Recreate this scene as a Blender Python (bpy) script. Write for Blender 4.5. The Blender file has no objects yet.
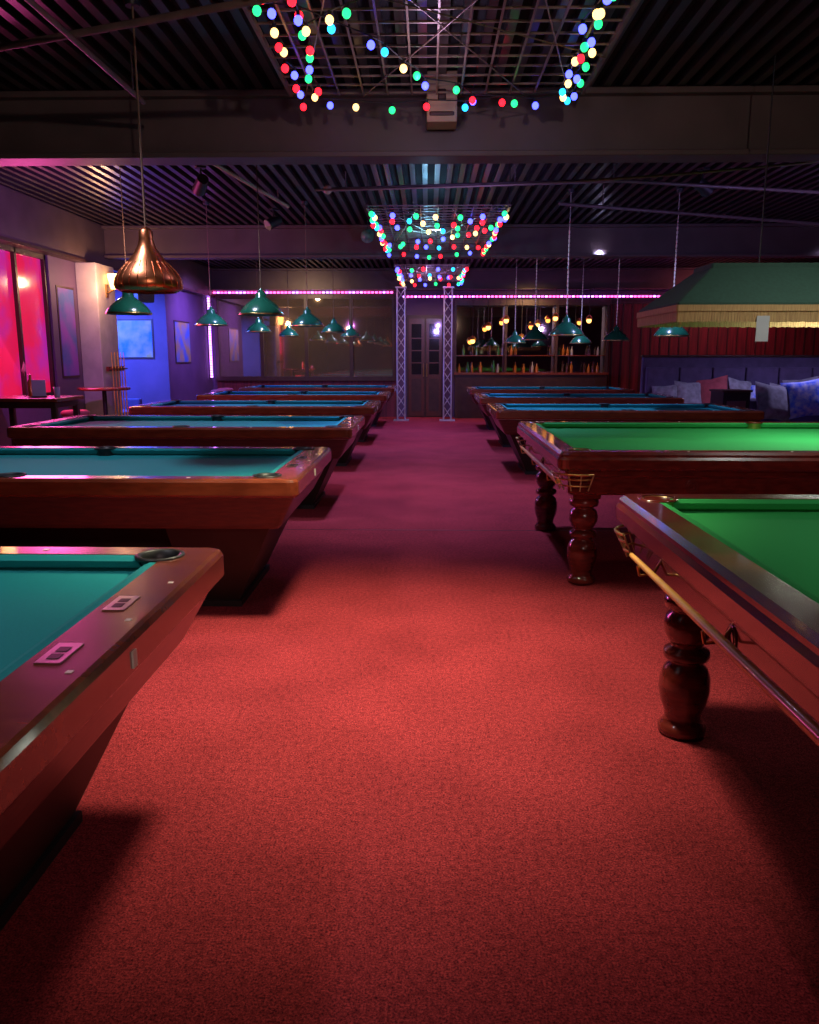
import bpy, bmesh, math, random
from mathutils import Vector, Matrix
random.seed(7)
sc = bpy.context.scene
COL = sc.collection

# ------------------------------------------------------------------ materials
def mat(name, color, rough=0.5, metal=0.0, var=0.0, scale=8.0, bump=0.0, stretch=(1,1,1),
        color2=None, coat=0.0, emis=None, estr=0.0, spec=0.5, sheen=0.0, bdist=0.01, emis2=None):
    m = bpy.data.materials.new(name); m.use_nodes = True
    nt = m.node_tree; b = nt.nodes['Principled BSDF']
    b.inputs['Roughness'].default_value = rough
    b.inputs['Metallic'].default_value = metal
    b.inputs['Coat Weight'].default_value = coat
    b.inputs['Coat Roughness'].default_value = 0.08
    b.inputs['Specular IOR Level'].default_value = spec
    b.inputs['Sheen Weight'].default_value = sheen
    b.inputs['Base Color'].default_value = color
    tc = nt.nodes.new('ShaderNodeTexCoord'); mp = nt.nodes.new('ShaderNodeMapping')
    mp.inputs['Scale'].default_value = stretch
    nz = nt.nodes.new('ShaderNodeTexNoise'); nz.inputs['Scale'].default_value = scale
    nz.inputs['Detail'].default_value = 4
    nt.links.new(tc.outputs['Object'], mp.inputs[0]); nt.links.new(mp.outputs[0], nz.inputs['Vector'])
    if color2 is None:
        color2 = tuple(c*(1-var) for c in color[:3])+(1,)
    rp = nt.nodes.new('ShaderNodeValToRGB')
    rp.color_ramp.elements[0].position = .35; rp.color_ramp.elements[1].position = .65
    rp.color_ramp.elements[0].color = color2; rp.color_ramp.elements[1].color = color
    nt.links.new(nz.outputs['Fac'], rp.inputs[0]); nt.links.new(rp.outputs[0], b.inputs['Base Color'])
    if bump:
        bp = nt.nodes.new('ShaderNodeBump'); bp.inputs['Strength'].default_value = bump
        bp.inputs['Distance'].default_value = bdist
        nt.links.new(nz.outputs['Fac'], bp.inputs['Height']); nt.links.new(bp.outputs[0], b.inputs['Normal'])
    if emis:
        b.inputs['Emission Color'].default_value = emis; b.inputs['Emission Strength'].default_value = estr
        if emis2:
            rq = nt.nodes.new('ShaderNodeValToRGB')
            rq.color_ramp.elements[0].position = .38; rq.color_ramp.elements[1].position = .56
            rq.color_ramp.elements[0].color = emis2; rq.color_ramp.elements[1].color = emis
            nt.links.new(nz.outputs['Fac'], rq.inputs[0]); nt.links.new(rq.outputs[0], b.inputs['Emission Color'])
    return m

def carpet_mat():
    m = bpy.data.materials.new('red_carpet'); m.use_nodes = True
    nt = m.node_tree; b = nt.nodes['Principled BSDF']
    b.inputs['Roughness'].default_value = 1; b.inputs['Specular IOR Level'].default_value = .05
    tc = nt.nodes.new('ShaderNodeTexCoord')
    n1 = nt.nodes.new('ShaderNodeTexNoise'); n1.inputs['Scale'].default_value = 165; n1.inputs['Detail'].default_value = 6
    n1.inputs['Roughness'].default_value = .75
    n2 = nt.nodes.new('ShaderNodeTexNoise'); n2.inputs['Scale'].default_value = 2.2; n2.inputs['Detail'].default_value = 6
    n3 = nt.nodes.new('ShaderNodeTexNoise'); n3.inputs['Scale'].default_value = 48; n3.inputs['Detail'].default_value = 3
    r1 = nt.nodes.new('ShaderNodeValToRGB')
    r1.color_ramp.elements[0].position = .39; r1.color_ramp.elements[1].position = .62
    r1.color_ramp.elements[0].color = (.095, .012, .022, 1); r1.color_ramp.elements[1].color = (.64, .064, .070, 1)
    r2 = nt.nodes.new('ShaderNodeValToRGB')
    r2.color_ramp.elements[0].position = .3; r2.color_ramp.elements[1].position = .7
    r2.color_ramp.elements[0].color = (.74, .74, .74, 1); r2.color_ramp.elements[1].color = (1, 1, 1, 1)
    r3 = nt.nodes.new('ShaderNodeValToRGB')
    r3.color_ramp.elements[0].position = .3; r3.color_ramp.elements[1].position = .6
    r3.color_ramp.elements[0].color = (.62, .62, .66, 1); r3.color_ramp.elements[1].color = (1.0, 1.0, 1.0, 1)
    mx = nt.nodes.new('ShaderNodeMixRGB'); mx.blend_type = 'MULTIPLY'; mx.inputs[0].default_value = 1
    my = nt.nodes.new('ShaderNodeMixRGB'); my.blend_type = 'MULTIPLY'; my.inputs[0].default_value = 1
    L = nt.links.new
    for n in (n1, n2, n3): L(tc.outputs['Object'], n.inputs['Vector'])
    L(n1.outputs['Fac'], r1.inputs[0]); L(n2.outputs['Fac'], r2.inputs[0]); L(n3.outputs['Fac'], r3.inputs[0])
    L(r1.outputs[0], mx.inputs[1]); L(r2.outputs[0], mx.inputs[2]); L(mx.outputs[0], my.inputs[1]); L(r3.outputs[0], my.inputs[2])
    L(my.outputs[0], b.inputs['Base Color'])
    bp = nt.nodes.new('ShaderNodeBump'); bp.inputs['Strength'].default_value = .7; bp.inputs['Distance'].default_value = .008
    L(n1.outputs['Fac'], bp.inputs['Height']); L(bp.outputs[0], b.inputs['Normal'])
    return m

def emit(name, color, strength):
    return mat(name, color, emis=color, estr=strength)

M = {}
M['carpet'] = carpet_mat()
M['cloth_blue'] = mat('teal_cloth', (.012, .27, .28, 1), rough=.9, var=.12, scale=300, bump=.1, spec=.2)
M['cloth_green'] = mat('green_cloth', (.022, .30, .070, 1), rough=.9, var=.12, scale=300, bump=.1, spec=.2)
M['wood_rail'] = mat('varnished_rail_wood', (.22, .044, .018, 1), rough=.26, color2=(.13, .024, .010, 1), scale=3, stretch=(2, 9, 9), coat=.7)
M['wood_cab'] = mat('cabinet_wood', (.095, .022, .012, 1), rough=.35, color2=(.055, .013, .008, 1), scale=5, stretch=(2, 2, 14), coat=.35)
M['wood_dark'] = mat('dark_pedestal', (.022, .010, .007, 1), rough=.5, var=.4, scale=6)
M['mahog'] = mat('mahogany', (.15, .018, .013, 1), rough=.22, color2=(.085, .009, .007, 1), scale=4, stretch=(3, 3, 10), coat=.9)
M['brass'] = mat('brass', (.65, .42, .14, 1), rough=.3, metal=1, var=.2)
M['steel'] = mat('brushed_steel', (.65, .65, .66, 1), rough=.3, metal=1, var=.2)
M['black'] = mat('black_rubber', (.012, .012, .013, 1), rough=.45, var=.2)
M['hole'] = mat('pocket_inside', (.004, .004, .004, 1), rough=.9)
M['ivory'] = mat('ivory', (.75, .72, .62, 1), rough=.4, var=.05)
M['net'] = mat('pocket_net', (.55, .42, .22, 1), rough=.8, var=.4, scale=60)
M['cue'] = mat('cue_maple', (.90, .45, .10, 1), rough=.35, var=.3, coat=.4)
M['shade'] = mat('green_enamel', (.012, .11, .062, 1), rough=.22, var=.2, coat=.5)
M['shade_in'] = mat('shade_inner', (.10, .25, .18, 1), rough=.4, var=.1)
M['copper'] = mat('copper', (.80, .27, .11, 1), rough=.32, metal=1, var=.3, scale=4)
M['canopy'] = mat('canopy_green_fabric', (.020, .062, .042, 1), rough=.85, var=.2, scale=40)
M['fringe'] = mat('gold_fringe', (.48, .30, .12, 1), rough=.8, color2=(.30, .17, .07, 1), scale=30, stretch=(8, 8, .3))
M['beam'] = mat('painted_beam', (.11, .075, .064, 1), rough=.5, var=.25, scale=3)
M['slat'] = mat('ceiling_slat', (.08, .058, .062, 1), rough=.30, metal=.55, var=.3, scale=3)
M['ceil'] = mat('ceiling_black', (.006, .006, .008, 1), rough=.9, var=.3)
M['wall'] = mat('wall_paint', (.12, .065, .14, 1), rough=.7, var=.25, scale=2)
M['wall_red'] = mat('red_wall_panelling', (.16, .014, .022, 1), rough=.6, color2=(.07, .007, .010, 1), scale=3, stretch=(6, 6, .4))
M['frame'] = mat('dark_frame_wood', (.05, .020, .015, 1), rough=.45, var=.3)
M['mirror'] = mat('tinted_mirror', (.68, .55, .40, 1), rough=.03, metal=1, color2=(.55, .46, .36, 1), scale=1.5)
M['mirror_old'] = mat('smoked_mirror', (.62, .48, .32, 1), rough=.03, metal=.86, color2=(.50, .40, .28, 1), scale=1.2)
M['glass'] = mat('window_glass_dark', (.02, .02, .03, 1), rough=.05, var=.1, spec=.9)
M['glass_red'] = mat('red_lit_window', (.35, .02, .04, 1), rough=.15, color2=(.12, .01, .10, 1), scale=.8, emis=(.85, .008, .07, 1), emis2=(.26, .03, .62, 1), estr=.70)
M['plaster'] = mat('column_plaster', (.50, .43, .42, 1), rough=.7, var=.2, scale=5)
M['truss'] = mat('aluminium_truss', (.75, .75, .77, 1), rough=.35, metal=.8, var=.15)
M['lattice'] = mat('lattice_metal', (.28, .20, .14, 1), rough=.4, metal=.5, var=.3)
M['cable'] = mat('cable_black', (.015, .015, .015, 1), rough=.6)
M['cord'] = mat('cord_brown', (.16, .10, .06, 1), rough=.6)
M['chain'] = mat('chain_metal', (.60, .55, .46, 1), rough=.4, metal=.6)
M['pipe'] = mat('pipe_brown', (.16, .11, .10, 1), rough=.45, var=.3)
M['beige'] = mat('beige_plastic', (.42, .30, .17, 1), rough=.5, var=.15)
M['sofa'] = mat('violet_upholstery', (.075, .055, .13, 1), rough=.8, var=.3, scale=6)
M['cush_grey'] = mat('grey_cushion', (.24, .24, .27, 1), rough=.9, var=.4, scale=12, bump=.3)
M['cush_blue'] = mat('blue_pattern_cushion', (.04, .12, .75, 1), rough=.9, color2=(.4, .45, .7, 1), scale=14)
M['cush_red'] = mat('red_cushion', (.36, .07, .08, 1), rough=.9, var=.3, scale=12)
M['white'] = mat('white_paper', (.42, .42, .45, 1), rough=.6, var=.05)
M['poster'] = mat('poster_print', (.03, .16, .5, 1), rough=.4, color2=(.35, .3, .08, 1), scale=3.5)
M['poster2'] = mat('poster_print_violet', (.25, .06, .4, 1), rough=.4, color2=(.05, .1, .35, 1), scale=3)
M['led_pink'] = emit('led_pink', (1, .08, .42, 1), 6)
M['led_violet'] = emit('led_violet', (.55, .18, 1, 1), 7)
M['warm'] = emit('warm_bulb_glow', (1, .50, .14, 1), 8)
M['warm2'] = emit('bar_lamp_glow', (1, .45, .10, 1), 5)
BUL = {'r': ((1, .010, .02, 1), 4.5), 'g': ((.018, 1, .22, 1), 2.3), 'b': ((.05, .06, 1, 1), 7), 'y': ((1, .60, .18, 1), 3.6), 'c': ((.02, .45, 1, 1), 2.8)}
for k, (c, s) in BUL.items():
    M['bulb_'+k] = emit('bulb_'+k, c, s)
for k, c in {'amber': (.35, .12, .02, 1), 'green': (.02, .12, .04, 1), 'clear': (.3, .3, .3, 1), 'dark': (.05, .02, .02, 1)}.items():
    M['bottle_'+k] = mat('bottle_'+k, c, rough=.1, spec=.8, coat=.5)

# ------------------------------------------------------------------ mesh builder
class MB:
    def __init__(s):
        s.v = []; s.f = []; s.mi = []; s.sm = []; s.mats = []
    def m(s, k):
        if k not in s.mats: s.mats.append(k)
        return s.mats.index(k)
    def add(s, vs, fs, k, smooth=False):
        o = len(s.v); i = s.m(k)
        s.v += [tuple(v) for v in vs]
        for f in fs:
            s.f.append([o+a for a in f]); s.mi.append(i); s.sm.append(smooth)
    def box(s, x0, x1, y0, y1, z0, z1, k):
        s.frustum((x0, x1, y0, y1), z0, (x0, x1, y0, y1), z1, k)
    def frustum(s, a, z0, b, z1, k):
        vs = [(a[0], a[2], z0), (a[1], a[2], z0), (a[1], a[3], z0), (a[0], a[3], z0),
              (b[0], b[2], z1), (b[1], b[2], z1), (b[1], b[3], z1), (b[0], b[3], z1)]
        s.add(vs, [(3, 2, 1, 0), (4, 5, 6, 7), (0, 1, 5, 4), (1, 2, 6, 5), (2, 3, 7, 6), (3, 0, 4, 7)], k)
    def rings(s, rs, k, cap0=True, cap1=True, smooth=False):
        n = len(rs[0]); vs = [p for r in rs for p in r]; fs = []
        for i in range(len(rs)-1):
            for j in range(n):
                a = i*n+j; b = i*n+(j+1) % n
                fs.append((a, b, b+n, a+n))
        s.add(vs, fs, k, smooth)
        if cap0: s.add(rs[0], [tuple(reversed(range(n)))], k)
        if cap1: s.add(rs[-1], [tuple(range(n))], k)
    def lathe(s, prof, c, k, seg=20, cap0=True, cap1=True, smooth=True):
        rs = [[(c[0]+r*math.cos(2*math.pi*j/seg), c[1]+r*math.sin(2*math.pi*j/seg), c[2]+z) for j in range(seg)] for r, z in prof]
        s.rings(rs, k, cap0, cap1, smooth)
    def tube(s, p0, p1, r, k, seg=8, r1=None):
        p0 = Vector(p0); p1 = Vector(p1); d = (p1-p0).normalized()
        u = d.orthogonal().normalized(); w = d.cross(u)
        r1 = r if r1 is None else r1
        rs = [[tuple(p+(u*math.cos(2*math.pi*j/seg)+w*math.sin(2*math.pi*j/seg))*q) for j in range(seg)] for p, q in ((p0, r), (p1, r1))]
        s.rings(rs, k, smooth=True)
    def path(s, pts, r, k, seg=6):
        for a, b in zip(pts, pts[1:]): s.tube(a, b, r, k, seg)
    def ball(s, c, r, k, seg=12, sq=1.0):
        n = 7
        prof = [(max(1e-4, r*math.sin(math.pi*i/n)), -r*sq*math.cos(math.pi*i/n)) for i in range(n+1)]
        s.lathe(prof, c, k, seg, False, False)
    def pillow(s, c, sx, sy, sz, rot, k):
        n = 8; vs = []; fs = []
        R = Matrix.Rotation(rot[2], 3, 'Z') @ Matrix.Rotation(rot[0], 3, 'X') @ Matrix.Rotation(rot[1], 3, 'Y')
        for side in (1, -1):
            o = len(vs)
            for i in range(n+1):
                for j in range(n+1):
                    u = i/n*2-1; v = j/n*2-1
                    h = ((1-u**4)*(1-v**4))**.5
                    pin = 1-.10*(1-abs(u))*(abs(v))
                    pin2 = 1-.10*(1-abs(v))*(abs(u))
                    p = Vector((u*sx*pin2, v*sy*pin, side*h*sz))
                    p = R @ p + Vector(c); vs.append(tuple(p))
            for i in range(n):
                for j in range(n):
                    q = (o+i*(n+1)+j, o+(i+1)*(n+1)+j, o+(i+1)*(n+1)+j+1, o+i*(n+1)+j+1)
                    fs.append(q if side == 1 else q[::-1])
        s.add(vs, fs, k, True)
    def mesh(s, name):
        me = bpy.data.meshes.new(name); me.from_pydata(s.v, [], s.f); me.update()
        for k in s.mats: me.materials.append(M[k])
        me.polygons.foreach_set('material_index', s.mi)
        me.polygons.foreach_set('use_smooth', s.sm)
        me.update(); return me
    def obj(s, name, loc=(0, 0, 0), rot=(0, 0, 0), bevel=0):
        return inst(s.mesh(name), name, loc, rot, bevel)

def inst(me, name, loc=(0, 0, 0), rot=(0, 0, 0), bevel=0):
    o = bpy.data.objects.new(name, me); COL.objects.link(o)
    o.location = loc; o.rotation_euler = rot
    if bevel:
        b = o.modifiers.new('bevel', 'BEVEL'); b.width = bevel; b.segments = 2; b.limit_method = 'ANGLE'; b.angle_limit = math.radians(40)
    return o

def rrect(hx, hy, r, z, seg=5):
    pts = []
    for cx, cy, a0 in ((hx-r, hy-r, 0), (-hx+r, hy-r, 90), (-hx+r, -hy+r, 180), (hx-r, -hy+r, 270)):
        for i in range(seg+1):
            a = math.radians(a0+90*i/seg); pts.append((cx+r*math.cos(a), cy+r*math.sin(a), z))
    return pts

def boolean_cut(me, cuts):
    o = bpy.data.objects.new('tmp', me); COL.objects.link(o)
    cb = MB()
    for x, y, r, z0, z1 in cuts:
        cb.lathe([(r, z0), (r, z1)], (x, y, 0), 'hole', 24)
    c = cb.obj('cut')
    bo = o.modifiers.new('b', 'BOOLEAN'); bo.operation = 'DIFFERENCE'; bo.solver = 'EXACT'; bo.object = c
    dg = bpy.context.evaluated_depsgraph_get()
    out = bpy.data.meshes.new_from_object(o.evaluated_get(dg))
    bpy.data.objects.remove(o); bpy.data.objects.remove(c)
    return out

# ------------------------------------------------------------------ tables
def table_top(hx, hy, H, rwx, rw, cw, cloth, wood, pr, edge_rings):
    fr = MB()
    outer = edge_rings
    inner = [rrect(hx-rwx, hy-rw, .005, H), rrect(hx-rwx, hy-rw, .005, H-.09)]
    fr.rings(outer+inner, wood, False, False)
    n = len(outer[0]); vs = inner[1]+outer[0]
    fr.add(vs, [(j, (j+1) % n, n+(j+1) % n, n+j) for j in range(n)], wood)
    cu = MB()
    x0, y0 = hx-rwx+.004, hy-rw+.004
    a = [rrect(x0, y0, .004, H-.055), rrect(x0, y0, .004, H-.003), rrect(x0-cw*.55, y0-cw*.55, .004, H-.002),
         rrect(x0-cw, y0-cw, .004, H-.012), rrect(x0-cw+.012, y0-cw+.012, .004, H-.035)]
    cu.rings(a, cloth, False, False)
    n = len(a[0]); cu.add(a[4]+a[0], [(j, (j+1) % n, n+(j+1) % n, n+j) for j in range(n)], cloth)
    bd = MB()
    bd.box(-x0+.003, x0-.003, -y0+.003, y0-.003, H-.12, H-.0485, cloth)
    px, py = hx-rwx-cw*.35, hy-rw-cw*.35
    pk = [(px, py), (-px, py), (px, -py), (-px, -py), (0, hy-rw-.005), (0, -hy+rw+.005)]
    cuts = [(x, y, pr, H-.2, H+.05) for x, y in pk]
    out = []
    for b in (fr, cu, bd):
        out.append(boolean_cut(b.mesh('t'), cuts))
    return out, pk

def merge(name, meshes):
    bm = bmesh.new(); mats = []
    for me in meshes:
        idx = []
        for mt in me.materials:
            if mt not in mats: mats.append(mt)
            idx.append(mats.index(mt))
        nf = len(bm.faces)
        bm.from_mesh(me); bm.faces.ensure_lookup_table()
        for f in bm.faces[nf:]:
            f.material_index = idx[f.material_index] if f.material_index < len(idx) else 0
    out = bpy.data.meshes.new(name); bm.to_mesh(out); bm.free()
    for mt in mats: out.materials.append(mt)
    return out

def make_pool_mesh():
    hx, hy, H = 1.56, .775, .80
    er = [rrect(hx-.012, hy-.012, .05, H-.10), rrect(hx, hy, .055, H-.085), rrect(hx, hy, .055, H-.018), rrect(hx-.008, hy-.008, .05, H-.004), rrect(hx-.02, hy-.02, .045, H)]
    parts, pk = table_top(hx, hy, H, .165, .115, .05, 'cloth_blue', 'wood_rail', .062, er)
    b = MB()
    b.rings([rrect(hx-.03, hy-.03, .04, H-.105), rrect(hx-.03, hy-.03, .04, H-.098)], 'steel')
    b.rings([rrect(hx-.13, hy-.13, .03, .51), rrect(hx-.115, hy-.115, .03, .53), rrect(hx-.03, hy-.03, .04, H-.105)], 'wood_cab')
    for x, y in pk:
        b.lathe([(.064, -.006), (.0775, -.006), (.0775, .004), (.070, .007), (.060, .003), (.058, -.03), (.052, -.14), (.02, -.15)], (x, y, H), 'black', 24, False, True)
    for sx in (-1, 1):
        xo = sx*1.37; xi = sx*.78; bo = sx*1.14; bi = sx*.86
        b.frustum((min(bo, bi), max(bo, bi), -.40, .40), .03, (min(xo, xi), max(xo, xi), -.56, .56), .512, 'wood_dark')
        b.box(min(bo, bi)-.02, max(bo, bi)+.02, -.42, .42, 0, .035, 'black')
    b.box(-.8, .8, -.05, .05, .25, .45, 'wood_dark')
    for sy in (-1, 1):
        for i in range(1, 8):
            if i == 4: continue
            x = -1.30+i*2.60/8
            b.box(x-.009, x+.009, sy*(hy-.06)-.009, sy*(hy-.06)+.009, H-.001, H+.0012, 'ivory')
    for sx in (-1, 1):
        for i in (1, 2, 3):
            y = -.66+i*1.32/4
            b.box(sx*(hx-.05)-.007, sx*(hx-.05)+.007, y-.007, y+.007, H-.001, H+.0012, 'ivory')
        for yc in (.23, -.13):
            b.box(sx*(hx-.115)-.028, sx*(hx-.115)+.028, yc-.06, yc+.06, H-.001, H+.003, 'steel')
            for q in (-.03, .012):
                b.box(sx*(hx-.115)-.013, sx*(hx-.115)+.013, yc+q-.004, yc+q+.024, H, H+.004, 'black')
        b.box(sx*hx-.004, sx*hx+.002, .10, .125, H-.075, H-.035, 'ivory')
    return merge('pool_table', parts+[b.mesh('x')])

LEG = [(.07, 0), (.088, .008), (.09, .03), (.078, .045), (.066, .06), (.07, .09), (.086, .13), (.095, .18), (.093, .225), (.08, .262), (.062, .28),
       (.06, .29), (.083, .30), (.087, .315), (.083, .33), (.06, .342), (.058, .352), (.072, .365), (.088, .40), (.09, .43), (.082, .46), (.064, .478), (.064, .486), (.088, .495), (.094, .515), (.088, .535), (.075, .545)]

def make_snooker_mesh():
    hx, hy, H = 1.97, 1.16, .86
    er = [rrect(hx-.02, hy-.02, .05, H-.11), rrect(hx-.004, hy-.004, .06, H-.095), rrect(hx, hy, .06, H-.045), rrect(hx-.012, hy-.012, .05, H-.03), rrect(hx-.012, hy-.012, .05, H-.016), rrect(hx-.03, hy-.03, .04, H)]
    parts, pk = table_top(hx, hy, H, .125, .125, .05, 'cloth_green', 'mahog', .058, er)
    b = MB()
    b.rings([rrect(hx-.09, hy-.09, .02, .60), rrect(hx-.075, hy-.075, .02, .615), rrect(hx-.075, hy-.075, .02, .70), rrect(hx-.05, hy-.05, .02, .72), rrect(hx-.05, hy-.05, .02, H-.11)], 'mahog')
    def moulding(c, axis):
        for r in (.035, .02):
            pts = []
            for i in range(17):
                a = 2*math.pi*i/16
                pts.append((c[0]+(r*math.cos(a) if axis == 'y' else 0), c[1]+(r*math.cos(a) if axis == 'x' else 0), c[2]+r*math.sin(a)))
            b.path(pts, .004, 'mahog', 5)
    for sy in (-1, 1):
        for x in (-1.17, 0, 1.17):
            moulding((x, sy*(hy-.074), .655), 'y')
    for sx in (-1, 1):
        moulding((sx*(hx-.074), 0, .655), 'x')
    for x in (-1.745, -.58, .58, 1.745):
        for sy in (-1, 1):
            y = sy*.81
            b.lathe(LEG, (x, y, 0), 'mahog', 28)
            b.frustum((x-.085, x+.085, y-.085, y+.085), .545, (x-.09, x+.09, y-.09, y+.09), .61, 'mahog')
    for x, y in pk:
        b.lathe([(.058, -.03), (.060, .0), (.063, .002), (.063, -.004), (.060, -.05)], (x, y, H), 'brass', 24, False, False)
        b.lathe([(.063, -.002), (.078, -.002), (.076, .003), (.063, .004)], (x, y, H), 'mahog', 24, False, False)
        b.lathe([(.057, -.03), (.056, -.08), (.05, -.13), (.03, -.16), (.006, -.17)], (x, y, H), 'net', 16, False, True)
        sx = 1 if x > .1 else -1 if x < -.1 else 0; sy = 1 if y > 0 else -1
        a0 = math.atan2(sy, sx if sx else 0)
        R = .125 if sx else .14
        for zz, rad in ((H-.13, .006), (H-.16, .005), (H-.20, .005)):
            pts = []
            for i in range(11):
                a = a0+math.radians(-70+14*i)
                q = R*(1.25 if sx else 1.0)-(H-.13-zz)*.5
                pts.append((x+q*math.cos(a), y+q*math.sin(a), zz))
            b.path(pts, rad, 'brass', 6)
        q = R*(1.25 if sx else 1.0)
        for i in range(0, 11, 2):
            a = a0+math.radians(-70+14*i)
            b.tube((x+q*math.cos(a), y+q*math.sin(a), H-.13), (x+(q-.05)*math.cos(a), y+(q-.05)*math.sin(a), H-.23), .004, 'net', 5)
    for sy in (-1, 1):
        for x in (-1.2, -.6, .6, 1.2):
            b.lathe([(.007, -.001), (.007, .0012)], (x, sy*(hy-.07), H), 'ivory', 10)
    xx = -hx+.022
    b.tube((xx, -1.02, .675), (xx, .90, .665), .019, 'cue', 10, .010)
    for y in (-.75, 0, .7):
        b.path([(-hx+.08, y, .70), (-hx+.05, y, .645), (-hx+.002, y, .640), (-hx-.006, y, .675)], .005, 'brass')
    out = merge('snooker_table', parts+[b.mesh('x')])
    out.transform(Matrix.Diagonal((1, 1, 1.022, 1)))
    return out

pool_me = make_pool_mesh()
snook_me = make_snooker_mesh()
XL = -.675-1.56; XR = .79+1.56
for i, y in enumerate((1.87, 4.92, 7.97, 11.0, 14.05, 17.1)):
    inst(pool_me, 'pool_table', (XL, y, 0), (0, 0, math.pi))
for y in (10.3, 13.3, 16.35):
    inst(pool_me, 'pool_table', (XR, y, 0))
for y in (2.14, 5.87):
    inst(snook_me, 'snooker_table', (.76+1.97, y, 0))

# ------------------------------------------------------------------ room shell
X0, X1, Y0, Y1, ZC = -5.1, 9.6, -3.0, 19.4, 3.45
b = MB(); b.box(X0-2.3, X1+.2, Y0-.2, Y1+.2, -.1, 0, 'carpet'); b.obj('floor')
b = MB(); b.box(-5.05, 9.5, 6.62, 6.628, 0, .0015, 'frame'); b.obj('trim_carpet_seam')
b = MB(); b.box(X0-.2, X1+.2, Y0-.2, Y1+.2, ZC+.001, ZC+.1, 'ceil'); b.obj('ceiling')
b = MB()
x = X0+.06
while x < X1-.05:
    b.box(x-.028, x+.028, Y0, Y1, ZC-.07, ZC, 'slat'); x += .135
b.obj('trim_ceiling_slats')
b = MB(); b.box(X0, X1, Y1, Y1+.2, 0, ZC, 'wall'); b.obj('wall_back')
b = MB(); b.box(X1, X1+.2, Y0, Y1, 0, ZC, 'wall_red'); b.obj('wall_right')
b = MB(); b.box(X0, X1, Y0-.2, Y0, 0, ZC, 'wall'); b.obj('wall_front')
b = MB()
b.box(X0-.2, X0, Y0, 9.55, 0, ZC, 'wall'); b.box(X0-.2, X0, 9.55, 13.25, 0, .88, 'wall'); b.box(X0-.2, X0, 9.55, 16.1, 2.75, ZC, 'wall')
b.box(X0-.2, X0, 11.2, 13.25, .88, 2.75, 'wall')
b.box(X0-.2, X0, 16.1, Y1, 0, ZC, 'wall')
b.obj('wall_left')
b = MB()
b.box(X0-2.2, X0-2.1, 13.05, 16.3, 0, 2.8, 'wall'); b.box(X0-2.1, X0-.2, 16.12, 16.3, 0, 2.8, 'wall')
b.box(X0-2.1, X0-.2, 13.05, 13.23, 0, 2.8, 'wall'); b.box(X0-2.2, X0-.2, 13.05, 16.3, 2.8, 2.9, 'wall')
b.obj('wall_alcove')
b = MB(); b.box(X0, X0+.12, Y0, Y1-.02, 2.78, 3.38, 'beam'); b.box(X0, X0+.16, Y0, Y1-.02, 2.75, 2.79, 'frame'); b.obj('trim_soffit')
def window(y0, y1, gl):
    b = MB()
    b.box(X0-.10, X0-.08, y0, y1, .88, 2.75, gl)
    for y in (y0, (y0+y1)/2-.02, y1-.05):
        b.box(X0-.12, X0-.03, y, y+.05, .88, 2.75, 'frame')
    b.box(X0-.12, X0-.03, y0, y1, .88, .94, 'frame'); b.box(X0-.12, X0-.03, y0, y1, 2.69, 2.75, 'frame')
    return b.obj('window_1')
window(9.55, 11.2, 'glass_red')
b = MB()
b.box(X0, X0+.30, 12.05, 12.75, 0, 2.75, 'plaster'); b.box(X0, X0+.33, 12.02, 12.78, 0, .14, 'frame')
b.obj('column', bevel=.01)
for k, yb in enumerate((6.62, 12.98, 19.2)):
    b = MB()
    b.box(X0, X1, yb-.05, yb+.05, 2.93, 3.34, 'beam'); b.box(X0, X1, yb-.13, yb+.13, 2.90, 2.94, 'beam'); b.box(X0, X1, yb-.13, yb+.13, 3.33, 3.375, 'beam')
    b.obj('trim_beam', bevel=.006)

b = MB()
xs = [-4.95, -3.9, -2.85, -1.8, -.8]
for a, c in zip(xs, xs[1:]):
    b.box(a+.03, c-.03, Y1-.04, Y1-.02, .95, 2.72, 'mirror_old')
for a in xs: b.box(a-.04, a+.04, Y1-.08, Y1, .85, 2.8, 'frame')
b.box(xs[0]-.04, xs[-1]+.04, Y1-.09, Y1, 2.72, 2.82, 'frame'); b.box(xs[0]-.04, xs[-1]+.04, Y1-.11, Y1, .85, .95, 'frame')
b.box(xs[0]-.04, xs[-1]+.04, Y1-.05, Y1, 0.0, .85, 'wall_red')
b.obj('wall_mirror')
b = MB()
b.box(-.50, .36, Y1-.06, Y1-.002, 0, 2.35, 'frame')
for a, c in ((-.46, -.09), (-.05, .32)):
    b.box(a, c, Y1-.10, Y1-.05, .02, 2.27, 'wood_cab')
    for z0, z1 in ((.15, .9), (1.0, 2.15)):
        b.box(a+.07, c-.07, Y1-.11, Y1-.09, z0, z1, 'glass' if z0 > .5 else 'frame')
    for i in range(3): b.box(a+.06, c-.06, Y1-.118, Y1-.105, 1.25+i*.28, 1.28+i*.28, 'wood_cab')
b.tube((-.11, Y1-.14, .95), (-.11, Y1-.14, 1.25), .012, 'brass'); b.tube((-.03, Y1-.14, .95), (-.03, Y1-.14, 1.25), .012, 'brass')
b.obj('door_1')
b = MB()
bx0, bx1 = .62, 4.1
b.box(bx0, bx1, Y1-.42, Y1-.001, 0, 1.0, 'frame'); b.box(bx0-.03, bx1+.03, Y1-.46, Y1-.001, 1.0, 1.05, 'wood_rail')
b.box(bx0, bx1, Y1-.03, Y1-.001, 1.05, 2.62, 'mirror')
b.box(bx0-.03, bx1+.03, Y1-.40, Y1-.001, 2.55, 2.68, 'frame')
for i in range(4):
    x = bx0+(bx1-bx0)*i/3; b.box(x-.025, x+.025, Y1-.34, Y1-.001, 1.05, 2.55, 'frame')
for z in (1.42,): b.box(bx0, bx1, Y1-.28, Y1-.03, z, z+.02, 'wood_rail')
b.obj('back_bar_cabinet')
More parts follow.
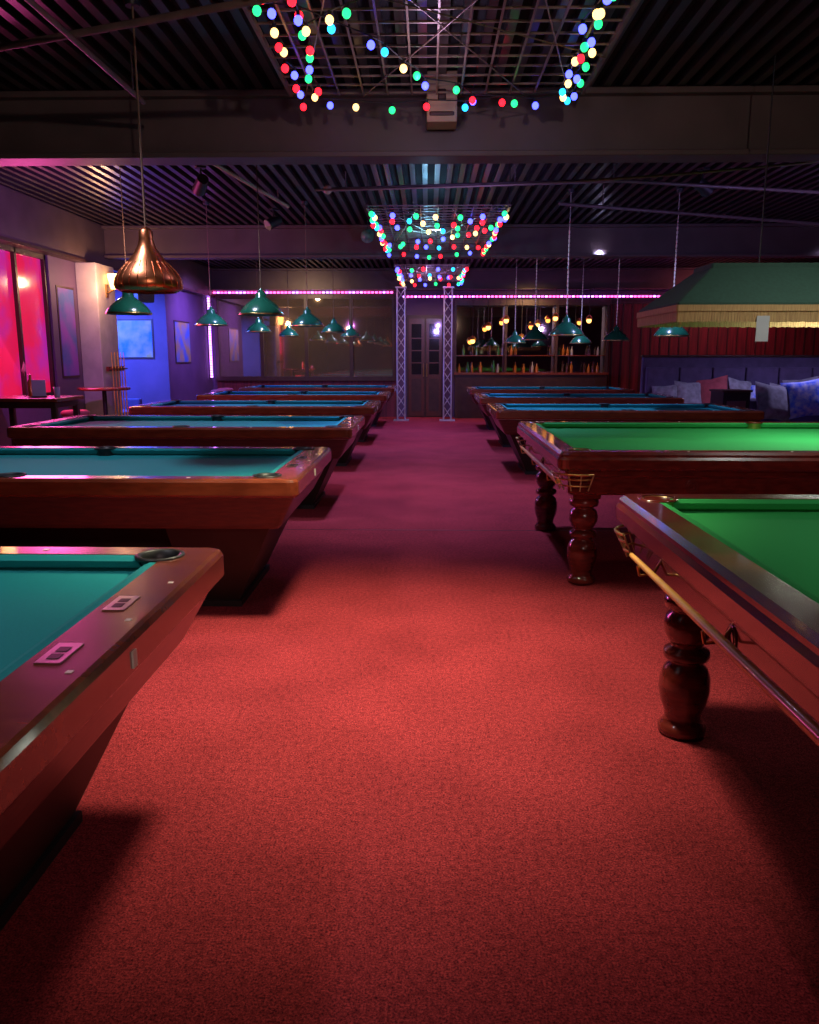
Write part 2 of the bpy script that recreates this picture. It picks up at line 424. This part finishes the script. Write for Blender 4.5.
b = MB()
for z in (1.05, 1.44):
    x = bx0+.1
    while x < bx1-.1:
        seg = (x-bx0)/((bx1-bx0)/3)
        if abs(seg-round(seg)) > .05 and random.random() < .42:
            h = random.uniform(.18, .27); r = random.uniform(.028, .038)
            b.lathe([(r, 0), (r, h*.58), (r*.4, h*.75), (r*.36, h), (r*.36, h+.005)], (x, Y1-.18, z), random.choice(['bottle_amber', 'bottle_green', 'bottle_clear', 'bottle_dark', 'bottle_amber']), 8)
        x += .1
b.obj('liquor_bottles')
b = MB()
for x, z in ((1.0, 1.75), (1.35, 2.05), (1.75, 2.2), (2.1, 1.8), (2.45, 2.1), (2.85, 2.25), (3.3, 1.95), (3.6, 2.2)):
    b.ball((x, Y1-.62, z), .055, 'warm2'); b.tube((x, Y1-.62, z+.05), (x, Y1-.62, 2.9), .006, 'cable')
    b.lathe([(.09, .03), (.05, .1), (.02, .12)], (x, Y1-.62, z), 'brass', 12, False)
b.box(.9, 3.7, Y1-.66, Y1-.58, 2.88, 2.91, 'frame')
b.obj('bar_pendant_lights')
b = MB()
b.box(4.2, X1, Y1-.06, Y1, 0, 2.6, 'wall_red')
x = 4.25
while x < X1: b.box(x, x+.03, Y1-.085, Y1-.06, 0, 2.6, 'frame'); x += .22
b.box(4.2, X1, Y1-.10, Y1, 2.6, 2.7, 'frame')
b.obj('wall_panelling')
def ledstrip(name, x0, x1, y, z0, z1, k1, k2):
    b = MB(); n = int(abs(x1-x0)/.085)
    b.box(x0, x1, y+.012, y+.03, min(z0, z1)-.012, min(z0, z1)+.012, 'frame')
    for i in range(n):
        t = i/(n-1); x = x0+(x1-x0)*t; z = z0+(z1-z0)*t
        b.box(x-.028, x+.028, y-.012, y+.012, z-.019, z+.019, k1 if random.random() < .65 else k2)
    return b.obj(name)
ledstrip('led_strip', -4.95, -.85, Y1-.11, 2.86, 2.86, 'led_pink', 'led_violet')
ledstrip('led_strip', -.55, 5.6, Y1-.44, 2.74, 2.74, 'led_pink', 'led_violet')
b = MB()
for i in range(32):
    z = .95+i*.057
    b.box(X0+.025, X0+.07, Y1-.31, Y1-.26, z-.02, z+.02, 'led_violet')
b.box(X0+.003, X0+.025, Y1-.32, Y1-.24, .9, 2.74, 'frame')
b.obj('led_strip')

def truss(x, y):
    b = MB(); s = .085; H = 2.9
    cs = [(-s, -s), (s, -s), (s, s), (-s, s)]
    for cx, cy in cs: b.tube((cx, cy, .02), (cx, cy, H), .017, 'truss', 8)
    n = 11; dz = (H-.1)/n
    for i in range(n):
        z = .06+i*dz
        for j in range(4):
            p = cs[j]; q = cs[(j+1) % 4]
            if (i+j) % 2: p, q = q, p
            b.tube((p[0], p[1], z), (q[0], q[1], z+dz), .009, 'truss', 6)
    b.box(-.17, .17, -.17, .17, 0, .02, 'truss'); b.box(-.12, .12, -.12, .12, H-.02, H, 'truss')
    return b.obj('truss_tower', (x, y, 0))
truss(-.60, 18.3); truss(.43, 18.3)

# ------------------------------------------------------------------ pendant lamps
def pendant(x, y, zb, kind='green', chain=False):
    b = MB()
    if kind == 'green':
        prof = [(.205, 0), (.212, .006), (.21, .02), (.19, .05), (.15, .095), (.105, .13), (.07, .155), (.055, .165), (.05, .205), (.035, .215), (.02, .23), (.012, .25)]
        b.lathe(prof, (0, 0, 0), 'shade', 28, False)
        b.lathe([(.203, .001), (.185, .047), (.145, .09), (.10, .122), (.02, .15)], (0, 0, 0), 'shade_in', 28, False)
        b.lathe([(.214, .0), (.218, .008), (.212, .014)], (0, 0, 0), 'brass', 28, False, False)
        top = .25
    else:
        prof = [(.16, 0), (.185, .012), (.195, .04), (.188, .075), (.160, .12), (.115, .17), (.075, .22), (.05, .265), (.042, .30), (.040, .345), (.025, .36), (.01, .37)]
        b.lathe(prof, (0, 0, 0), 'copper', 36, False)
        b.lathe([(.158, .002), (.175, .04), (.14, .10), (.02, .15)], (0, 0, 0), 'copper', 28, False)
        for i in range(24):
            a = 2*math.pi*i/24
            b.path([(r*math.cos(a), r*math.sin(a), z) for r, z in ((.187, .012), (.197, .04), (.190, .075), (.162, .12), (.117, .17))], .0022, 'copper', 4)
        top = .37
    b.ball((0, 0, .07), .04, 'ivory', 12)
    L = ZC-.07-zb
    if chain:
        z = top; i = 0
        while z < L-.45:
            b.tube((0, 0, z-.004), (0, 0, z+.03), .011 if i % 2 else .005, 'chain', 5); z += .026; i += 1
        b.tube((0, 0, z), (0, 0, L), .005, 'chain', 6)
    else:
        b.tube((0, 0, top-.01), (0, 0, L), .0065 if kind == 'copper' else .005, 'cord', 6)
    b.lathe([(.04, L-.035), (.045, L)], (0, 0, 0), 'black', 12)
    return b.obj('pendant_lamp', (x, y, zb))
pendant(-1.66, 4.95, 1.80, 'copper'); pendant(-2.90, 4.95, 1.80, 'copper')
for y in (7.97, 11.0, 14.05, 17.1):
    pendant(-1.60, y, 1.81); pendant(-2.88, y, 1.82)
for y in (10.3, 13.3, 16.35):
    pendant(1.70, y, 1.67, 'green', True); pendant(2.99, y, 1.66, 'green', True)

def canopy(x0, x1, y0, y1, z0, z1):
    cx, cy = (x0+x1)/2, (y0+y1)/2; hx, hy = (x1-x0)/2, (y1-y0)/2
    b = MB(); ins = .30
    zf = .105
    b.rings([rrect(hx, hy, .01, zf, 1), rrect(hx, hy, .01, zf+.02, 1), rrect(hx-ins, hy-ins, .01, z1-z0-.03, 1), rrect(hx-ins, hy-ins, .01, z1-z0, 1)], 'canopy', False, True)
    b.rings([rrect(hx-.02, hy-.02, .01, zf, 1), rrect(hx-ins-.02, hy-ins-.02, .01, z1-z0-.05, 1)], 'white', False, True)
    def edge(p, q, n):
        for i in range(n):
            t0 = i/n; t1 = (i+.9)/n
            a = Vector(p).lerp(Vector(q), t0); c = Vector(p).lerp(Vector(q), t1)
            l = random.uniform(0, .006)
            if abs(p[0]-q[0]) < 1e-6:
                b.box(a.x-.006, a.x+.006, min(a.y, c.y), max(a.y, c.y), l, zf-.03, 'fringe')
            else:
                b.box(min(a.x, c.x), max(a.x, c.x), a.y-.006, a.y+.006, l, zf-.03, 'fringe')
    for p, q in (((-hx, -hy, 0), (hx, -hy, 0)), ((-hx, hy, 0), (hx, hy, 0)), ((-hx, -hy, 0), (-hx, hy, 0)), ((hx, -hy, 0), (hx, hy, 0))):
        edge(p, q, int((Vector(p)-Vector(q)).length/.018))
    o = rrect(hx+.012, hy+.012, .01, zf-.035, 1); o2 = rrect(hx+.012, hy+.012, .01, zf+.005, 1)
    i1 = rrect(hx-.01, hy-.01, .01, zf+.005, 1); i0 = rrect(hx-.01, hy-.01, .01, zf-.035, 1)
    b.rings([o, o2, i1, i0], 'fringe', False, False)
    for x in (-hx*.5, hx*.5):
        b.tube((x, 0, z1-z0), (x, 0, ZC-.07-z0), .005, 'cable', 6)
    b.box(-hx+.50, -hx+.58, -hy-.02, -hy-.014, -.12, .04, 'white')
    return b.obj('snooker_light_canopy', (cx, cy, z0))
canopy(1.60, 4.35, 5.4, 6.4, 1.64, 2.04)

# ------------------------------------------------------------------ lattices + string lights
def lattice(x0, x1, y0, y1, z, zt):
    b = MB(); n = max(2, int((x1-x0)/.17)); m = max(2, int((y1-y0)/.17))
    for i in range(n+1):
        x = x0+(x1-x0)*i/n; b.box(x-.006, x+.006, y0, y1, z, z+.012, 'lattice')
    for i in range(m+1):
        y = y0+(y1-y0)*i/m; b.box(x0, x1, y-.006, y+.006, z+.012, z+.024, 'lattice')
    for x in (x0, x1):
        b.box(x-.012, x+.012, y0, y1, z-.005, z+.03, 'lattice')
        for y in (y0+.05, (y0+y1)/2, y1-.05): b.tube((x, y, z), (x, y, zt), .004, 'cable', 5)
    for a, c in ((.1, .8), (.9, .25), (.35, .05), (.6, .95)):
        b.tube((x0+(x1-x0)*a, y0+.02, z-.01), (x0+(x1-x0)*c, y1-.02, z-.01), .0045, 'lattice', 5)
    b.tube((x0, y0+(y1-y0)*.3, z-.012), (x1, y0+(y1-y0)*.75, z-.012), .0045, 'lattice', 5)
    b.obj('ceiling_lattice')
lattice(-.98, 1.08, 3.2, 6.2, 3.24, ZC-.07)
lattice(-.66, .86, 9.1, 12.7, 2.98, ZC-.07)
lattice(-.6, .7, 14.8, 18.0, 2.98, ZC-.07)

def strings(paths, n_per_m=4.2, r=.024):
    b = MB(); seq = 'rgybgrbcyrbgb'
    last = ''
    for pts in paths:
        P = []
        for a, q in zip(pts, pts[1:]):
            a = Vector(a); q = Vector(q); L = (q-a).length; n = max(1, int(L*n_per_m))
            for i in range(n):
                t = i/n; p = a.lerp(q, t); P.append(p+Vector((random.uniform(-.03, .03), random.uniform(-.03, .03), random.uniform(-.03, .01))))
        P.append(Vector(pts[-1]))
        b.path(P, .004, 'cable', 5)
        for p in P:
            c = random.choice(seq.replace(last, '')) if last else random.choice(seq)
            last = c
            b.ball((p.x, p.y, p.z-.045), r, 'bulb_'+c, 10, 1.1)
            b.tube((p.x, p.y, p.z), (p.x, p.y, p.z-.028), .012, 'cable', 6)
    b.obj('string_lights')
z = 3.22
strings([[(-.78, 3.6, z), (-.82, 4.6, z), (-.91, 6.15, z), (-.5, 6.17, z-.02), (0, 6.14, z-.03), (.5, 6.17, z-.0), (.99, 6.15, z), (.95, 5.4, z), (.90, 4.6, z), (.86, 3.6, z)],
         [(-.78, 6.0, z), (-.70, 5.0, z-.02), (-.64, 4.0, z)], [(-.85, 4.5, z), (-.35, 5.0, z), (.0, 5.7, z), (.3, 6.1, z)], [(.92, 5.9, z), (.86, 5.0, z-.02), (.83, 4.0, z)],
         [(.3, 6.1, z), (.6, 6.0, z-.03), (.92, 6.05, z)], [(-.70, 4.9, z), (-.40, 4.55, z), (-.1, 4.4, z)]], 5.6, .023)
z = 2.975
strings([[(-.62, 9.2, z), (-.6, 11, z), (-.58, 12.6, z), (0, 12.65, z-.03), (.8, 12.6, z), (.82, 11, z), (.83, 9.2, z), (0.1, 9.3, z), (-.62, 9.2, z)],
         [(-.6, 10, z), (0, 10.4, z), (.75, 10.1, z), (.2, 11.2, z), (-.55, 11.6, z), (.7, 12.0, z)], [(-.6, 9.5, z), (.1, 9.9, z), (.8, 9.6, z)]], 5.4, .029)
strings([[(-.55, 14.9, z), (-.55, 17.9, z), (.65, 17.9, z), (.65, 14.9, z), (-.55, 14.9, z)], [(-.55, 15.6, z), (.6, 16.4, z), (-.55, 17.2, z)]], 4.6, .034)

# ------------------------------------------------------------------ pipes, boxes on ceiling
b = MB()
b.tube((-1.94, 1.5, 3.12), (-1.94, 5.9, 3.12), .016, 'pipe')
for y in (2.5, 5.7): b.tube((-1.94, y, 3.12), (-1.94, y, ZC-.07), .006, 'pipe')
b.tube((-2.9, 5.15, 3.15), (-.55, 4.28, 3.15), .02, 'pipe'); b.tube((-2.8, 5.11, 3.15), (-2.8, 5.11, ZC-.07), .006, 'pipe'); b.tube((-.7, 4.34, 3.15), (-.7, 4.34, ZC-.07), .006, 'pipe')
b.obj('ceiling_conduit')
b = MB()
b.tube((-1.1, 9.3, 3.2), (1.9, 8.9, 3.2), .022, 'pipe'); b.ball((-1.1, 9.3, 3.2), .05, 'beige')
b.tube((1.9, 8.9, 3.2), (5.8, 9.6, 3.12), .018, 'pipe')
for p in ((-.9, 9.27), (.9, 9.03), (1.9, 8.9), (5.0, 9.45)): b.tube((p[0], p[1], 3.2 if p[0] < 3 else 3.14), (p[0], p[1], ZC-.07), .006, 'pipe')
pts = [(-1.2+t*6.4, 9.0-t*1.6, 3.14-.10*math.sin(math.pi*t)+.1*t) for t in [i/14 for i in range(15)]]
b.path(pts, .012, 'cord')
b.tube((1.5, 9.9, 3.15), (6.8, 11.2, 2.98), .02, 'pipe')
for t in (.1, .8): b.tube((1.5+5.3*t, 9.9+1.3*t, 3.15-.17*t), (1.5+5.3*t, 9.9+1.3*t, ZC-.07), .006, 'pipe')
b.tube((-2.2, 7.4, 3.25), (-1.75, 10.6, 3.25), .02, 'beige'); b.tube((-2.1, 8.1, 3.25), (-2.1, 8.1, ZC-.07), .006, 'pipe'); b.tube((-1.8, 10.2, 3.25), (-1.8, 10.2, ZC-.07), .006, 'pipe')
b.obj('ceiling_conduit')
b = MB(); b.box(-.02, .20, 6.26, 6.48, 3.08, 3.42, 'beige'); b.box(.0, .18, 6.25, 6.27, 3.12, 3.15, 'frame'); b.box(.06, .12, 6.25, 6.27, 3.22, 3.30, 'frame')
b.obj('junction_box', bevel=.012)
b = MB(); b.ball((-.88, 12.2, 3.12), .10, 'shade_in', 16); b.tube((-.88, 12.2, 3.2), (-.88, 12.2, ZC-.07), .006, 'cable'); b.obj('globe_lamp')
def spotfix(x, y, rz):
    b = MB(); b.tube((0, 0, 0), (0, 0, -.16), .012, 'black'); b.tube((0, -.09, -.14), (0, .1, -.22), .06, 'black', 14, .075); b.tube((0, .1, -.22), (0, .103, -.222), .066, 'bottle_clear', 14); b.box(-.05, .05, -.05, .05, -.02, 0, 'black')
    b.obj('ceiling_spotlight', (x, y, ZC-.07), (0, 0, rz))
for x, y, r in ((-2.4, 9.0, .5), (-2.1, 11.5, 2.3), (2.9, 9.2, -1), (-1.9, 15, .4)): spotfix(x, y, r)
b = MB(); b.frustum((-.13, .13, -.12, .12), 0, (-.15, .15, -.14, .14), .38, 'black')
b.tube((0, -.13, .13), (0, -.14, .13), .09, 'cable', 18); b.tube((0, -.13, .29), (0, -.14, .29), .05, 'cable', 14); b.box(-.02, .02, .1, .3, .15, .2, 'steel')
b.obj('loudspeaker', (-4.75, 13.9, 2.3), (0, 0, .6), .008)
def sconce(loc, rz):
    b = MB()
    b.lathe([(.045, -.02), (.05, 0), (.085, .14), (.09, .2)], (0, -.12, 0), 'warm', 16, True, True)
    b.box(-.04, .04, -.02, 0, -.14, .05, 'brass'); b.tube((0, -.01, -.08), (0, -.12, -.02), .01, 'brass')
    b.obj('wall_sconce', loc, (0, 0, rz))
sconce((X0+.30, 12.4, 2.42), math.pi/2)
sconce((X0, 9.3, 2.3), math.pi/2)

b = MB()
b.box(-.02, .02, -.3, .3, .06, .12, 'wood_rail'); b.box(-.02, .02, -.3, .3, 1.2, 1.27, 'wood_rail'); b.box(0, .10, -.3, .3, 0, .06, 'wood_rail')
for i in range(5):
    y = -.24+i*.12; b.tube((.06, y, .05), (.05, y, 1.48), .014, 'cue', 8, .007)
for z in (.09, 1.235): b.box(.02, .08, -.3, .3, z-.008, z+.008, 'wood_rail')
b.obj('cue_rack', (X0+.355, 12.4, 0))

b = MB(); b.box(0, .01, -.5, .5, -.4, .4, 'poster'); b.box(-.003, .006, -.53, .53, -.43, .43, 'frame'); b.obj('wall_poster', (X0+.004, 17.1, 1.7))
b = MB(); b.box(-.45, .45, -.01, 0, -.35, .35, 'poster'); b.box(-.48, .48, -.006, .003, -.38, .38, 'frame'); b.obj('wall_poster', (X0-.75, 16.112, 1.75))
b = MB(); b.box(0, .01, -.25, .25, -.6, .6, 'poster2'); b.box(-.003, .006, -.28, .28, -.63, .63, 'frame'); b.obj('wall_poster', (X0+.004, 11.65, 1.75))

b = MB()
b.box(-.45, .45, -.9, .9, .08, .42, 'sofa'); b.box(-.45, -.25, -.9, .9, .42, .95, 'sofa'); b.box(-.45, .45, -1.05, -.9, .08, .62, 'sofa'); b.box(-.45, .45, .9, 1.05, .08, .62, 'sofa')
for sx in (-.38, .38):
    for sy in (-.95, .95): b.box(sx-.03, sx+.03, sy-.03, sy+.03, 0, .09, 'frame')
b.obj('sofa', (X0-.9, 14.75, 0), (0, 0, 0), .04)
b = MB()
for i, (y, k) in enumerate(((-.6, 'cush_red'), (-.15, 'cush_grey'), (.35, 'cush_red'), (.7, 'cush_grey'))):
    b.pillow((0, y, .24), .24, .24, .09, (0, 1.2, 0), k)
b.obj('cushions', (X0-.95, 14.75, .42))

b = MB(); b.box(-.45, .45, -.35, .35, .93, .97, 'wood_rail'); b.box(-.4, .4, -.3, .3, .86, .93, 'frame')
for sx in (-.38, .38):
    for sy in (-.28, .28): b.box(sx-.03, sx+.03, sy-.03, sy+.03, 0, .88, 'frame')
b.obj('bar_table', (-4.5, 9.2, 0), bevel=.005)
def bar_table(x, y):
    b = MB()
    b.lathe([(.33, .96), (.35, .965), (.35, .995), (.33, 1.0)], (0, 0, 0), 'wood_rail', 32)
    b.tube((0, 0, .03), (0, 0, .96), .03, 'black', 12); b.lathe([(.22, 0), (.22, .012), (.05, .04)], (0, 0, 0), 'black', 24)
    b.obj('bar_table', (x, y, 0))
bar_table(-4.5, 11.3)
b = MB(); b.box(-.07, .07, -.01, .01, .012, .19, 'white'); b.box(-.08, .08, -.03, .03, 0, .012, 'black'); b.obj('table_sign', (-4.36, 9.1, .972), (0, 0, .3))
b = MB(); b.lathe([(.035, 0), (.036, .16), (.015, .2), (.014, .25)], (0, 0, 0), 'bottle_amber', 14); b.obj('sauce_bottle', (-4.5, 9.2, .972))
b = MB(); b.lathe([(.03, 0), (.034, .11), (.031, .11), (.027, .01)], (0, 0, 0), 'bottle_clear', 14); b.obj('drinking_glass', (-4.18, 9.15, .972))
def stool(x, y, r=0):
    b = MB(); b.lathe([(.15, .68), (.17, .70), (.17, .735), (.14, .755)], (0, 0, 0), 'cush_red', 20)
    for i in range(4):
        a = math.pi/4+i*math.pi/2; b.tube((.11*math.cos(a), .11*math.sin(a), .69), (.19*math.cos(a), .19*math.sin(a), 0), .016, 'wood_cab', 8)
    pts = [(.165*math.cos(math.pi/4+i*math.pi/2), .165*math.sin(math.pi/4+i*math.pi/2), .25) for i in range(5)]; b.path(pts, .010, 'wood_cab')
    b.obj('bar_stool', (x, y, 0), (0, 0, r))
stool(-4.45, 10.2, .4); stool(-4.2, 16.4, .3); stool(-4.3, 17.3, 0)

# ------------------------------------------------------------------ banquette on the right
b = MB()
b.box(3.95, 9.4, 15.28, 15.42, 0, 1.40, 'sofa'); b.box(3.93, 9.42, 15.26, 15.44, 1.40, 1.44, 'frame')
b.box(4.0, 9.4, 14.62, 15.28, .1, .44, 'sofa'); b.box(4.05, 9.35, 14.68, 15.2, 0, .1, 'black')
for i in range(9):
    x = 4.0+i*.6; b.box(x, x+.58, 15.14, 15.28, .46, 1.22, 'sofa')
b.obj('banquette', bevel=.03)
b = MB()
x = 4.3
kk = ['cush_grey', 'cush_grey', 'cush_red', 'cush_grey', 'cush_blue']; ii = 0
while x < 9.0:
    k = kk[ii % 5]; ii += 1
    s = random.uniform(.24, .31)
    b.pillow((x, 14.93+random.uniform(-.04, .04), .44+s*1.0), s, s, .11, (1.25, random.uniform(-.7, .7), random.uniform(-.2, .2)), k)
    x += random.uniform(.36, .52)
b.obj('cushions')
b = MB()
b.box(-1.2, 1.2, -.42, .40, .1, .42, 'sofa'); b.box(-1.2, 1.2, .22, .42, .42, .80, 'sofa'); b.box(-1.35, -1.2, -.42, .42, .1, .62, 'sofa'); b.box(1.2, 1.35, -.42, .42, .1, .62, 'sofa')
for sx in (-1.1, 1.1):
    for sy in (-.33, .33): b.box(sx-.04, sx+.04, sy-.04, sy+.04, 0, .1, 'frame')
b.obj('sofa', (6.0, 12.2, 0), (0, 0, 0), .04)
b = MB()
for i, (x, k) in enumerate(((-.95, 'cush_grey'), (-.5, 'cush_blue'), (-.05, 'cush_blue'), (.4, 'cush_grey'), (.85, 'cush_grey'))):
    b.pillow((x, 0, .34+.05*(i % 2)), .29, .29, .13, (1.15, .35*(-1)**i, .1*i), k)
b.obj('cushions', (6.0, 12.10, .42))
b = MB(); b.box(-.2, .2, -.2, .2, 0, .92, 'black'); b.box(-.22, .22, -.22, .22, .92, .95, 'frame'); b.box(-.14, .14, -.205, -.2, .6, .8, 'steel'); b.obj('waste_bin', (4.35, 11.9, 0), (0, 0, .1), .01)

# ------------------------------------------------------------------ lights
def area(name, loc, size, power, color, target, spread=180):
    l = bpy.data.lights.new(name, 'AREA'); l.shape = 'DISK'; l.size = size; l.energy = power; l.color = color; l.spread = math.radians(spread)
    o = bpy.data.objects.new(name, l); COL.objects.link(o); o.location = loc
    o.rotation_euler = (Vector(target)-Vector(loc)).to_track_quat('-Z', 'Y').to_euler(); return o
def spot(name, loc, target, power, color, angle, blend=1, r=.15):
    l = bpy.data.lights.new(name, 'SPOT'); l.energy = power; l.color = color; l.spot_size = math.radians(angle); l.spot_blend = blend; l.shadow_soft_size = r
    o = bpy.data.objects.new(name, l); COL.objects.link(o); o.location = loc
    o.rotation_euler = (Vector(target)-Vector(loc)).to_track_quat('-Z', 'Y').to_euler(); return o
def point(name, loc, power, color, r=.1):
    l = bpy.data.lights.new(name, 'POINT'); l.energy = power; l.color = color; l.shadow_soft_size = r
    o = bpy.data.objects.new(name, l); COL.objects.link(o); o.location = loc; return o

spot('spot_warm_front', (-.10, 3.6, 3.15), (-.25, 3.55, 0), 860, (1, .92, .62), 74, r=.2)
spot('spot_table_left', (-2.0, 1.6, 3.1), (-1.7, 1.9, .8), 100, (.95, .9, 1), 90)
spot('spot_table_left', (-2.1, 4.5, 3.1), (-2.1, 4.9, .8), 130, (.80, .75, 1), 95)
spot('spot_table_left', (-2.1, 7.4, 3.1), (-2.1, 8.0, .8), 160, (.65, .70, 1), 100)
spot('spot_snooker', (2.7, 1.7, 3.1), (2.6, 2.1, .8), 190, (.95, 1, .92), 90)
spot('spot_snooker', (2.6, 4.2, 3.1), (2.6, 5.2, .8), 110, (.95, 1, .92), 100)
area('canopy_lamp', (2.95, 5.9, 1.78), .7, 24, (.95, 1, .85), (2.95, 5.9, 0))
for y, c, p in ((7.8, (.42, .44, 1), 520), (10.8, (.36, .40, 1), 640), (14.0, (.32, .34, 1), 640), (17, (.36, .30, 1), 420)):
    spot('spot_violet', (.1, y, 3.05), (.1, y, 0), p, c, 95, r=.05)
for y in (10.6, 13.7, 16.8): spot('spot_blue_table', (-2.3, y, 3.0), (-2.3, y+.3, 0), 190, (.42, .52, 1), 110, r=.05)
for y in (9.9, 12.9, 16.0): spot('spot_blue_table', (2.6, y, 3.0), (2.4, y+.3, 0), 180, (.42, .50, 1), 110, r=.05)
area('window_glow', (-4.95, 10.4, 1.9), 1.4, 75, (1, .10, .45), (-2, 9.4, 1.0))
area('alcove_glow', (-6.2, 14.7, 2.7), 1.0, 480, (.07, .14, 1), (-6.2, 14.9, 0))
point('sconce_glow', (-4.55, 11.8, 2.45), 34, (1, .55, .30), .05)
spot('corner_glow', (-3.9, 17.0, 2.9), (-5.1, 17.3, 1.3), 340, (.32, .16, 1), 130, r=.05)
spot('bar_glow', (2.3, 17.8, 2.85), (2.3, 19.3, 1.2), 130, (1, .55, .25), 120, r=.05)
spot('mirror_wall_glow', (-2.8, 17.6, 2.85), (-2.8, 19.3, 1.9), 110, (1, .66, .40), 130, r=.04)
spot('door_glow', (0, 17.9, 2.9), (0, 19.3, 1.2), 60, (1, .6, .45), 90, r=.04)
spot('lounge_glow', (6.4, 12.6, 3.1), (6.4, 13.6, 0), 480, (.55, .48, 1), 140, r=.1)
spot('lounge_red_glow', (6.8, 17.2, 3.1), (6.8, 19.3, 1.4), 120, (1, .20, .25), 130, r=.06)
point('string_glow', (0, 5.4, 2.95), 9, (.7, .5, .9), .05); point('string_glow', (0, 10.8, 2.8), 26, (.20, .6, .9), .05); point('string_glow', (0, 16, 2.8), 16, (.6, .4, 1), .05)
spot('fill_behind_camera', (1, -2.2, 2.9), (0.5, 6.6, 3.1), 230, (1, .70, .66), 110, r=.05)  # soft fill added behind the camera to lighten the beam fronts
spot('left_wall_light', (-2.8, 8.6, 2.5), (-5.1, 11.2, 2.4), 200, (.50, .14, 1), 120, r=.05)
spot('ceiling_fill_violet', (0.3, 8.0, 2.3), (0.3, 10.6, 3.4), 80, (.35, .26, 1), 140, r=.05)  # this and the following upward spots are added fill for beams and slats
spot('ceiling_fill_warm', (-3.0, 7.6, 2.4), (-3, 10, 3.4), 26, (1, .55, .50), 140, r=.05)  # added warm fill from below, not a fixture of the hall
spot('ceiling_fill_violet', (4.2, 7.6, 2.4), (4, 10, 3.4), 70, (.45, .30, 1), 140, r=.05)
spot('ceiling_fill_violet', (0.3, 14.2, 2.3), (0.3, 17, 3.4), 60, (.45, .25, 1), 140, r=.05)

w = bpy.data.worlds.new('world'); sc.world = w; w.use_nodes = True
w.node_tree.nodes['Background'].inputs[0].default_value = (.25, .2, .35, 1); w.node_tree.nodes['Background'].inputs[1].default_value = .05

cam = bpy.data.cameras.new('camera'); co = bpy.data.objects.new('camera', cam); COL.objects.link(co)
cam.sensor_fit = 'HORIZONTAL'; cam.sensor_width = 36; cam.lens = 812/819*36; cam.clip_start = .05
co.location = (0, 0, 1.43); co.rotation_euler = (math.radians(79.1), 0, math.radians(1.3))
sc.camera = co
sc.view_settings.view_transform = 'Standard'
